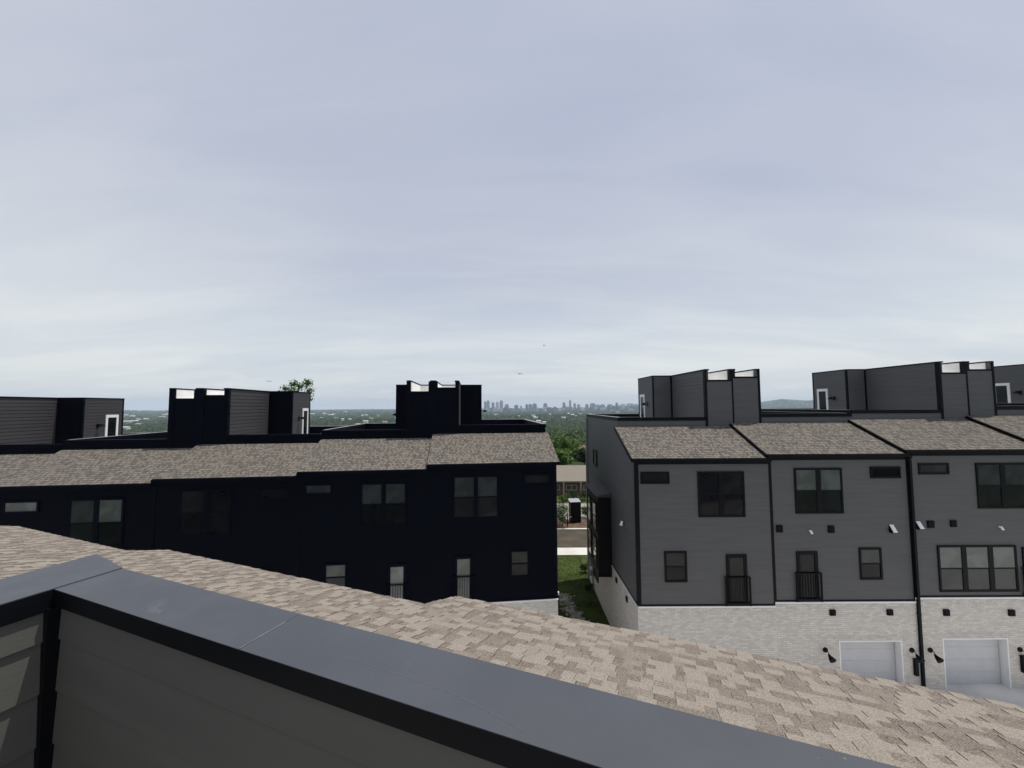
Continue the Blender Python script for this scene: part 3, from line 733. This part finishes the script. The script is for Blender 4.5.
# lap joints and scratches on the metal
sm = MB(); sm.box(-1.0785, -1.0750, DI + .004, DO - .05, CH, CH + .0006); H(sm, 'cap_seam', 'seam', par)
SC0 = [(-.80, .812), (-.746, .811), (-.587, .809), (-.482, .803), (-.409, .792), (-.338, .778), (-.266, .760)]
SCR = []
for (a, b), (c, d) in zip(SC0[:-1], SC0[1:]):
    n_ = max(1, round(math.hypot(c - a, d - b) / .028))
    for k in range(n_): SCR.append((a + (c - a) * k / n_, b + (d - b) * k / n_))
SCR.append(SC0[-1])
sc = MB(); px = SCR
for k in range(len(px) - 1):
    (a, b), (c, d) = px[k], px[k + 1]; g = .3
    c, d = a + (c - a) * (1 - g), b + (d - b) * (1 - g)
    sc.quad([(a, b, CH + .0006), (c, d, CH + .0006), (c, d + .0012, CH + .0006), (a, b + .0012, CH + .0006)])
H(sc, 'cap_scratch', 'scuff', par)
# outside face of the parapet, house walls and roofs (own unit plus neighbours that step down to the left)
def near_roof(root, x0, x1, ze, De, run, rn, slope, first=False):
    es = Vector((0, -1, slope)).normalized(); L_ = math.hypot(run, run * slope)
    s = MB(); shingles(s, Vector((x0, De, ze)), Vector((1, 0, 0)), es, x1 - x0, L_, rn, exp=.128, th=.0045, wmin=.07, wmax=.20)
    r = MB().prism_x([(De - .01, ze - .10), (De - .01, ze - .012), (De - run, ze - .012 + run * slope), (De - run, ze - .10 + run * slope)], x0 + .01, x1 - .01)
    ro = r.build('roof', 'black_trim', root)
    s.build('shingles', 'shingle_near', ro, fixn=False)
    g = MB(); g.box(x0, x1, De - .02, De + .0, ze - .12, ze - .006); g.build('drip_edge', 'black_trim', ro)
    rk = MB().prism_x([(De, ze - .14), (De, ze - .004), (De - run, ze - .004 + run * slope), (De - run, ze - .14 + run * slope)], x0 - .012, x0 + .006); rk.build('rake_trim', 'black_trim', ro)
DE = 4.36; SL = 1 / 3.
rn = random.Random(3)
XB = [-2.44, -8.27, -13.9, -19.5]
near_roof(home, XB[0], 9.2, -2.368, DE, DE - DO + .1, rn, SL)
def own_walls(root, x0, x1, ze):
    m = MB(); yb_ = -6.0
    m.prism_x([(DE - .15, -8.6), (DE - .15, ze - .13), (DO - .02, ze + (DE - DO) * SL - .13), (DO - .02, -1.95), (yb_, -1.95), (yb_, -8.6)], x0 + .02, x1 - .02)
    m.build('wall', 'grey_siding', root)
    B(x0 + .02, x1 - .02, yb_, DE - .12, GZ - .4, -8.6).build('brick_base', 'white_brick', root)
    w_ = x1 - x0
    for a, b, t, u_, c in ((x0 + w_ * .2, x0 + w_ * .55, ze - .6, ze - 2.4, 2), (x0 + w_ * .65, x0 + w_ * .8, ze - 3.9, ze - 5.1, 1)):
        window(root, a, b, t, u_, cols=c, wall=lambda t_, o, zz: (t_, DE - .15 + o, zz), panes=('glass_shade', 'glass_dark'))
own_walls(home, XB[0], 3.4, -2.368); own_walls(home, 3.4, 9.2, -2.368)
B(CXI, 9.0, -4.2, DI, -1.95, -1.78).build('deck_floor', 'deck_tile', home)
for i in (0, 1):
    nb = empty('neighbour_townhouse', hu * (XB[i + 1]) + hn * 0, PH,
               ['nearest neighbour shingle roof stepping down left of the near parapet corner', 'second neighbour shingle roof stepping down at the left edge below the navy windows'][i], 'townhouse', 'roofs of our own row stepping down to the left')
    w_ = XB[i] - XB[i + 1]; ze = -2.368 - .175 * (i + 1)
    near_roof(nb, 0, w_, ze, DE + (.0), DE - DO + .6, rn, SL); own_walls(nb, 0, w_, ze)
    m = MB(); m.box(0, w_, -6, DO - .6, -2.0, -1.0 - .17 * (i + 1)); m.build('rear_wall', 'grey_siding', nb)
nb = empty('neighbour_townhouse', hu * (XB[3]), PH, 'last shingle roof corner of our row at the very left edge', 'townhouse', 'roofs of our own row stepping down to the left')
near_roof(nb, 0, XB[2] - XB[3], -2.368 - .525, DE, 4.0, rn, SL); own_walls(nb, 0, XB[2] - XB[3], -2.368 - .525)

for i in range(3):      # the row goes on to the right, out of frame; it shows in the window glass and from beside
    nb = empty('neighbour_townhouse', hu * (9.2 + 5.8 * i), PH, ['townhouse next door to the right of the near roof, outside the picture', 'second townhouse to the right in our own row, outside the picture', 'third townhouse to the right in our own row, outside the picture'][i], 'townhouse')
    own_walls(nb, 0, 5.8, -2.2 + .17 * i)
    MB().prism_x([(DE, -2.2 + .17 * i), (DO - .02, -2.2 + .17 * i + (DE - DO) * SL), (DO - .02, -1.3), (DE, -2.32 + .17 * i)], 0, 5.8).build('roof', 'shingle_near', nb)
    B(0, 5.8, -6, DO - .02, -1.96, -.62 + .17 * i).build('parapet', 'grey_siding', nb)

# ------------------------------------------------------------------ vegetation
def leaf_cluster(mb, c, rad, n, size, rnd, shell=.55, squash=.8, tone=None):
    for _ in range(n):
        d = Vector((rnd.gauss(0, 1), rnd.gauss(0, 1), rnd.gauss(0, 1))).normalized(); r = shell + (1 - shell) * rnd.random()
        p = c + Vector((d.x * rad * r, d.y * rad * r, d.z * rad * squash * r))
        nn = (d + Vector((rnd.gauss(0, .6), rnd.gauss(0, .6), rnd.gauss(0, .6) + .3))).normalized()
        a = nn.orthogonal().normalized(); b = nn.cross(a); t = rnd.random() * 6.28
        a, b = a * math.cos(t) + b * math.sin(t), b * math.cos(t) - a * math.sin(t)
        s = size * rnd.uniform(.6, 1.3)
        mb.quad([p - a * s, p - b * s * .6, p + a * s, p + b * s * .6], max(.001, rnd.random() if tone is None else min(1, tone + rnd.uniform(-.25, .25))))
def tree(loc, h, rad, label, rnd, mat='leaf_bright', n=34, per=70, size=.28, trunk_h=.35, group=None):
    root = empty('tree', loc, 0, label, 'tree', group)
    t = MB(); t.tube([(0, 0, -.3), (.05, 0, h * trunk_h), (.1, .05, h * .75)], [.035 * h, .024 * h, .008 * h], 8)
    cr = MB()
    for k in range(n):
        a = rnd.random() * 6.28; zz = trunk_h + (1 - trunk_h) * rnd.random(); rr_ = rad * math.sin(math.pi * min(1, max(.12, (zz - trunk_h * .7) / (1.08 - trunk_h * .7)))) ** .6 * rnd.uniform(.25, 1)
        c = Vector((math.cos(a) * rr_, math.sin(a) * rr_, zz * h * .93))
        if k % 3 == 0: t.tube([(0.03, 0, c.z * .7), tuple(c * .5 + Vector((0, 0, c.z * .38))), tuple(c)], [.012 * h, .007 * h, .003 * h], 5)
        leaf_cluster(cr, c, rad * rnd.uniform(.24, .42), per, size, rnd, tone=rnd.random())
    t.build('trunk', 'bark', root, smooth=True); cr.build('crown', mat, root, fixn=False)
    return root
rt = random.Random(21)
# tree whose top shows over the stair tower of the navy row
tb_ = empty('tree', (-16.5, 29.5, GZ + .22), 0, 'leafy tree top sticking up behind the navy roof tower', 'tree')
t = MB(); t.tube([(0, 0, -.3), (.1, 0, 6), (0, 0, 12.2)], [.3, .2, .08], 8)
cr = MB()
for (dx, dy, zz, r_, n_) in ((-.9, 0, 12.7, .40, 55), (-.3, .1, 13.05, .45, 75), (.2, 0, 12.85, .35, 50), (.75, .1, 13.1, .48, 85), (.95, 0, 12.55, .45, 60), (-.1, 0, 12.4, .6, 90), (-1.35, 0, 12.35, .3, 22), (.5, 0, 12.0, .9, 130), (-.5, 0, 11.6, 1.1, 150)):
    leaf_cluster(cr, Vector((dx, dy, zz)), r_, int(n_ * 1.5), .10, rt, shell=.1, squash=.9); t.tube([(0, 0, 11.0), (dx * .5, dy, (zz + 11) / 2), (dx, dy, zz)], [.06, .03, .012], 5)
for k in range(26): leaf_cluster(cr, Vector((-1.9 + k * .05, 0, 12.15 + .012 * k + .1 * rt.random())), .07, 2, .05, rt)
t.build('trunk', 'bark', tb_, smooth=True); cr.build('crown', 'leaf_bright', tb_, fixn=False)
# trees seen through the gap
specs = [((12.7, 96), 6.6, 3.9, 'bright green broad tree in the gap, left of the brown hip roofed house', 'leaf_bright'),
         ((14.6, 112), 6.6, 3.2, 'second bright green tree in the gap, just behind the broad one', 'leaf_bright'),
         ((18.6, 100), 3.8, 2.6, 'dark green bushy tree in the gap under the brown hip roof', 'leaf_dark'),
         ((15.6, 84), 3.6, 2.4, 'dark rounded tree in the gap just above the tan ranch roof', 'leaf_dark'),
         ((9.3, 76), 3.6, 2.4, 'small leafy tree behind the left end of the tan ranch roof', 'leaf_bright'),
         ((26.5, 150), 6.5, 4, 'dark tree behind the brown hip roofed house in the gap', 'leaf_wood'),
         ((18.5, 150), 7.5, 4.5, 'large dark tree far down the gap at its left side', 'leaf_wood')]
for (xy, h_, r_, lb, mt) in specs:
    tree((xy[0], xy[1], ground_z(*xy) - .2), h_, r_, lb, rt, mt, n=30, per=60, size=.34)
# shrubs
def shrub(loc, r_, label, mat, grp='garden shrubs in the gap', n=260, sz=.09):
    o = empty('shrub', loc, 0, label, 'shrub', grp)
    m = MB()
    for k in range(7):
        c = Vector((rt.uniform(-.5, .5) * r_, rt.uniform(-.5, .5) * r_, r_ * rt.uniform(.5, 1.3))); leaf_cluster(m, c, r_ * .55, n // 5, sz, rt, shell=.3, tone=rt.random())
    m.build('foliage', mat, o, fixn=False); t = MB().tube([(0, 0, -.1), (0, 0, r_)], [.05, .02], 6); t.build('stem', 'bark', o)
shrub((4.75, 37.4, GZ), 1.35, 'tall grey green shrub at the edge of the navy house in the gap', 'leaf_shrub', n=700)
shrub((7.75, 40.0, GZ), .8, 'dark shrub touching the grey end wall in the gap', 'leaf_dark', n=400)
for k, (x, y, r_, mt, lb) in enumerate([(6.6, 47.2, .55, 'leaf_shrub', 'pale low shrub left in front of the ranch house windows'), (7.5, 47.8, .8, 'leaf_dark', 'dark round shrub under the ranch house window'), (8.7, 47.4, .8, 'leaf_dark', 'second dark round shrub under the ranch house eave'),
                                    (9.3, 46.6, .5, 'leaf_shrub', 'pale low shrub at the right end of the ranch garden'), (6.0, 46.6, .6, 'leaf_bright', 'bright low bush at the left end of the ranch garden')]):
    shrub((x, y, GZ), r_, lb, mt)
shrub((4.72, 24.6, GZ), .3, 'small dark shrub against the foot of the grey end wall', 'leaf_dark', n=300, sz=.06)
shrub((5.0, 27.2, GZ), .42, 'dark shrub at the back corner of the grey end wall', 'leaf_dark', n=300, sz=.06)
shrub((4.35, 22.8, GZ), .25, 'low weed clump in the shade by the grey end wall', 'leaf_shrub', n=160, sz=.05)
# weeds and washed stones on the shaded slope of the gap
m = MB()
for k in range(900):
    t_ = rt.random(); x = 3.35 + .3 * math.sin(t_ * 5) + rt.gauss(0, .22); y = 17.8 + t_ * 6.5
    s = rt.uniform(.02, .07); m.box(x - s, x + s, y - s, y + s * .8, GZ, GZ + .015 + s * .5)
tag(m.build('stones', 'stone_rubble', bevel=0), 'scattered pale stones and gravel in the shaded grass of the gap', 'stones', kind='stuff')
m = MB()
for k in range(9000):
    x = rt.uniform(1.9, 5.1); y = rt.uniform(17.6, 30.1); h_ = rt.uniform(.04, .12); a = rt.random() * 6.28; dx, dy = math.cos(a) * .018, math.sin(a) * .018
    m.quad([(x - dx, y - dy, GZ), (x + dx, y + dy, GZ), (x + dx * .2 + rt.gauss(0, .03), y + dy * .2 + rt.gauss(0, .03), GZ + h_)], rt.random() + .001)
tag(m.build('grass', 'leaf_bright', fixn=False), 'short green lawn between the two rows of townhouses', 'grass', kind='stuff')

# far wood: thousands of crowns reading as one mass
m = MB(); rw = random.Random(9); cnt = 0
wins = [(-1.10, -.84, .22), (-.56, -.28, .25), (-.10, .37, .38), (.60, .84, .15)]
NC = 24000
for _ in range(NC):
    q = rw.random(); acc = 0
    for a, b, wgt in wins:
        acc += wgt
        if q <= acc: break
    az_ = rw.uniform(a, b); lr = rw.random(); r = 115 * (8500 / 115) ** lr
    y = r / math.sqrt(1 + az_ * az_); x = y * az_
    if 16 < x < 34 and 112 < y < 142: continue
    rad = max(3.6, .0042 * r) * rw.uniform(.7, 1.25); zt = ground_z(x, y); h_ = min(rad * 1.1, 5 + r * .0018)
    nq = 46 if r < 350 else (26 if r < 1200 else 13); sz = rad * (.22 if r < 350 else .30 if r < 1200 else .42)
    tone = rw.random()
    leaf_cluster(m, Vector((x, y, zt + h_ * .62)), rad, nq, sz, rw, shell=.5, squash=h_ / rad * .75, tone=tone)
wood = m.build('woodland', 'leaf_wood', fixn=False); tag(wood, 'wooded lowland of mixed green crowns stretching to the horizon', 'woodland', kind='stuff')

# ------------------------------------------------------------------ houses and objects beyond the gap
def gable_house(name, loc, rz, w, d, hw, hr, wall, roof, label, group=None, wins=0, parts=True, cat='house'):
    o = empty(name, loc, rz, label, cat, group)
    B(-w / 2, w / 2, -d / 2, d / 2, -2.5, hw).build('wall', wall, o)
    r = MB().prism_x([(-d / 2 - .5, hw - .1), (-d / 2 - .5, hw + .08), (0, hw + hr), (d / 2 + .5, hw + .08), (d / 2 + .5, hw - .1)], -w / 2 - .4, w / 2 + .4)
    ro = r.build('roof', roof, o)
    for k in range(wins):
        x = -w / 2 + w * (k + .5) / wins
        window(o, x - .7, x + .7, hw - .45, .6, cols=2, hung=False, y=-d / 2, panes=('glass_blind',), trim='far_tan', mull=.08)
    return o
rh = gable_house('ranch_house', (11.0, 54.3, GZ + .0), 0, 13.5, 7.6, 1.75, 1.45, 'brown_brick', 'tan_shingle', 'low brick ranch house with a plain tan roof seen through the gap', wins=6)
m = MB()
for k in range(7): m.box(-6.7 + k * 2.2, -6.58 + k * 2.2, -4.4, -4.28, 0, 1.7)
m.build('porch_post', 'far_tan', rh)
hh = empty('hip_roof_house', (26.2, 133, ground_z(26.2, 133)), .3, 'house with a brown hip roof among trees at the right side of the gap', 'house')
B(-6, 6, -4.6, 4.6, -2, 1.7).build('wall', 'far_tan', hh)
m = MB(); v = [(-6.6, -5.2, 1.6), (6.6, -5.2, 1.6), (6.6, 5.2, 1.6), (-6.6, 5.2, 1.6), (-2, 0, 5.6), (2, 0, 5.6)]
for q in ((0, 1, 5, 4), (1, 2, 5), (2, 3, 4, 5), (3, 0, 4), (3, 2, 1, 0)): m.quad([v[i] for i in q])
m.build('roof', 'brown_brick', hh)
gable_house('white_shed', (31.5, 158, ground_z(31.5, 158)), .2, 9, 6, 2.6, 1.2, 'far_white', 'far_white', 'small white roofed building in the gap above the brown hip roof', cat='house')
# dark slab-like cabinet, post and rail
cab = empty('utility_cabinet', (6.15, 38.7, GZ), .15, 'tall dark cabinet with a pale slanting top standing in the gap behind the kerb', 'cabinet')
B(-.52, .52, -.35, .35, 0, 2.05).build('body', 'black_trim', cab, bevel=.02)
MB().prism_x([(-.40, 2.05), (-.40, 2.08), (.40, 2.25), (.40, 2.05)], -.58, .5).build('lid', 'far_grey', cab)
fp = empty('post_and_rail', (5.2, 37.2, GZ), 0, 'short post and rail at the kerb, left of the dark cabinet', 'railing')
MB().tube([(0, 0, 0), (0, 0, 1.35)], .05, 8).build('post', 'black_trim', fp); MB().tube([(-.9, 0, .95), (.4, 0, .95)], .035, 6).build('rail', 'far_grey', fp)
# parasol closed on a roof deck of the navy row
pp = ul * (-15.7) + nl * (17.75 + 8.4)
um = empty('closed_parasol', (pp.x, pp.y, LZE[3] + .77), 0, 'closed pale parasol on a dark pole, left of the navy roof tower', 'parasol')
MB().tube([(0, 0, 0), (0, 0, 2.75)], .035, 8).build('pole', 'black_trim', um)
MB().tube([(0, 0, .9), (0, 0, 1.2), (0, 0, 2.2), (0, 0, 2.62)], [.22, .19, .13, .03], 10).build('canopy', 'umbrella_cloth', um, smooth=True)
MB().box(-.25, .25, -.25, .25, 0, .07).build('base', 'black_trim', um, bevel=.01)
# birds
def bird(loc, s, label, rz=0.3):
    m = MB(); m.tube([(0, -.5 * s, 0), (0, -.3 * s, .02 * s), (0, 0, .05 * s), (0, .3 * s, .03 * s), (0, .5 * s, 0)], [.01 * s, .07 * s, .12 * s, .07 * s, .02 * s], 8)
    for k in (-1, 1):
        m.quad([(0, .15 * s, .06 * s), (k * .5 * s, .1 * s, .25 * s), (k * .95 * s, -.1 * s, .12 * s), (k * .5 * s, -.15 * s, .2 * s), (0, -.12 * s, .06 * s)])
        m.quad([(0, .15 * s, .05 * s), (k * .5 * s, .1 * s, .235 * s), (k * .95 * s, -.1 * s, .115 * s), (k * .5 * s, -.15 * s, .185 * s), (0, -.12 * s, .05 * s)])
    o = m.build('bird', 'bird_black'); o.location = loc; o.rotation_euler = (0, .2, rz); tag(o, label, 'bird', 'small dark birds in the sky')
bird((.95, 50, 4.15), .55, 'larger dark bird flying above the distant skyline')
bird((5.9, 70, 11.0), .42, 'tiny dark bird higher in the sky, right of the larger one', 1.2)
bird((-15.1, 23.8, 1.60), .22, 'dark bird beside the tree top over the navy roof tower', .9)

# ------------------------------------------------------------------ skyline and scattered buildings
def at_px(px, py, Y):
    d = fw + RV * ((px - 512) / FPX) + UV * ((384 - py) / FPX); return d * (Y / d.y)
sky_specs = [(484.2, 486.4, 401.2, 'tower_glass'), (486.6, 489.6, 400.4, 'tower_stone'), (491.6, 494.4, 402.2, 'tower_glass'), (495.8, 498.8, 401.6, 'tower_pale'), (499.6, 503.0, 400.2, 'tower_stone'), (504.6, 508.8, 404.0, 'tower_stone'),
             (514.2, 518.2, 404.8, 'tower_brown'), (520.0, 522.0, 405.6, 'tower_stone'), (525.4, 528.0, 404.0, 'tower_glass'), (528.4, 532.0, 403.8, 'tower_brown'), (532.4, 536.6, 403.2, 'tower_glass'), (543.4, 547.0, 403.2, 'tower_brown'),
             (562.6, 565.2, 402.2, 'tower_brown'), (569.1, 571.0, 399.8, 'tower_brown'), (573.6, 575.6, 403.0, 'tower_brown'), (577.2, 579.8, 404.2, 'tower_stone'), (585.4, 588.2, 404.0, 'tower_brown'), (590.2, 595.2, 403.2, 'tower_brown'),
             (596.5, 599.5, 404.6, 'tower_glass'), (600.4, 604.6, 404.2, 'tower_stone'), (607.6, 612.0, 404.2, 'tower_brown'), (615.6, 617.8, 402.4, 'tower_brown'), (621.0, 625.0, 403.8, 'tower_pale'), (627.0, 633.0, 403.2, 'tower_pale'), (634.0, 638.0, 404.0, 'tower_stone')]
words = ['broad grey tower at the left end of the skyline', 'tall pale tower beside the leftmost one on the skyline', 'slim blue grey tower third from the left of the skyline', 'pale tower fourth from the left on the skyline', 'tallest pale tower of the left skyline cluster', 'low wide block right of the left skyline cluster',
         'low brown block left of the middle cluster', 'small grey block just left of the middle cluster', 'narrow glass tower opening the middle cluster', 'brown block in the middle skyline cluster', 'wide dark tower closing the middle cluster', 'lone squat brown tower between the skyline clusters',
         'dark tower left of the tallest slim spire', 'tallest slim dark tower at the centre of the skyline', 'narrow dark tower right of the slimmest tall one', 'low grey block right of the narrow dark tower', 'small brown block before the wide brown one', 'wide brown block on the right half of the skyline',
         'blue grey low block right of the wide brown block', 'low pale grey block on the right half of the skyline', 'dark low block near the right of the skyline', 'slim dark tower above the right end of the skyline', 'pale low block near the grey roof tower', 'widest pale block by the grey roof tower', 'rightmost grey block beside the grey roof tower']
for (xa, xb, yt, mt), lb in zip(sky_specs, words):
    Y = 6600 + random.uniform(-500, 700); a = at_px(xa, yt, Y); b = at_px(xb, yt, Y); w_ = (b.x - a.x); zt = a.z; gzz = ground_z((a.x + b.x) / 2, Y)
    h_ = zt - gzz
    m = MB(); m.box(-w_ / 2, w_ / 2, -w_ * .4, w_ * .4, -5, h_ * .86); m.box(-w_ * .36, w_ * .36, -w_ * .3, w_ * .3, h_ * .86, h_ * .96); m.box(-w_ * .2, w_ * .14, -w_ * .15, w_ * .15, h_ * .96, h_)
    o = m.build('skyscraper', mt); o.location = ((a.x + b.x) / 2, Y, gzz); tag(o, lb, 'skyscraper', 'towers of the distant skyline')
ri = random.Random(33)
cb_t = [('stone grey', 'tower_stone'), ('brown', 'tower_brown'), ('pale', 'tower_pale'), ('blue grey', 'tower_glass'), ('white', 'far_white'), ('brown', 'tower_brown')]
parts_w = [(484, 512, 'under the left cluster of towers'), (512, 548, 'under the middle cluster of towers'), (548, 600, 'around the tallest slim tower'), (600, 642, 'at the right end beside the grey roof tower')]
for k in range(150):
    a_, b_, wd_ = parts_w[k % 4] if k % 3 else parts_w[2 + k % 2]; px = ri.uniform(a_, b_); Y = ri.uniform(4900, 7000); az_ = (px - 512) / FPX
    w_ = ri.uniform(20, 80); h_ = ri.uniform(24, 72) * (1.0 if px < 590 else 1.15); x = az_ * Y; tn, mt = ri.choice(cb_t)
    m = MB(); m.box(-w_ / 2, w_ / 2, -15, 15, -5, h_ * .8); m.box(-w_ / 4, w_ / 4, -8, 8, h_ * .8, h_)
    o = m.build('city_block', mt); o.location = (x, Y, ground_z(x, Y)); tag(o, 'low %s city building %s' % (tn, wd_), 'building', 'low buildings at the foot of the skyline')
spots_w = [('left of the navy roof towers', wins[0]), ('left of the navy roof towers', wins[0]), ('between the two navy roof towers', wins[1]), ('beyond the gap, below the skyline', wins[2]), ('beside the far hills on the right', wins[3])]
tones = [('white', 'far_white'), ('white', 'far_white'), ('tan', 'far_tan'), ('grey', 'far_grey')]
for k in range(105):
    wd_, (a, b, _) = ri.choice(spots_w); az_ = ri.uniform(a, b); r = 1100 * (5600 / 1100) ** ri.random()
    y = r / math.sqrt(1 + az_ * az_); x = y * az_; s = max(1., r / 1500)
    w_ = ri.uniform(7, 17) * s; d_ = ri.uniform(6, 9) * s; hw_ = (6.5 + r * .0018) + ri.uniform(0, 2.5)
    tn, mt = ri.choice(tones)
    m = MB(); m.box(-w_ / 2, w_ / 2, -d_ / 2, d_ / 2, -3, hw_); m.prism_x([(-d_ / 2 - .4, hw_), (0, hw_ + d_ * .2), (d_ / 2 + .4, hw_)], -w_ / 2 - .4, w_ / 2 + .4)
    o = m.build('distant_house', mt); o.location = (x, y, ground_z(x, y)); o.rotation_euler = (0, 0, ri.uniform(-.5, .5)); tag(o, 'small %s building half sunk among trees, %s' % (tn, wd_), 'house', 'pale buildings scattered in the wooded lowland')

# ------------------------------------------------------------------ haze
hz = B(-14000, 14000, -14000, 14000, -112, 230)
hm = bpy.data.materials.new('haze_air'); hm.use_nodes = True; hn_ = hm.node_tree; hn_.nodes.clear()
vo = hn_.nodes.new('ShaderNodeVolumePrincipled'); vo.inputs['Color'].default_value = (.70, .84, 1.0, 1); vo.inputs['Density'].default_value = 8.0e-5; vo.inputs['Anisotropy'].default_value = .0
oo = hn_.nodes.new('ShaderNodeOutputMaterial'); hn_.links.new(vo.outputs[0], oo.inputs['Volume']); MATS['haze_air'] = hm
hzo = hz.build('haze', 'haze_air'); tag(hzo, 'thin pale blue haze over the distant lowland', 'haze', kind='stuff')
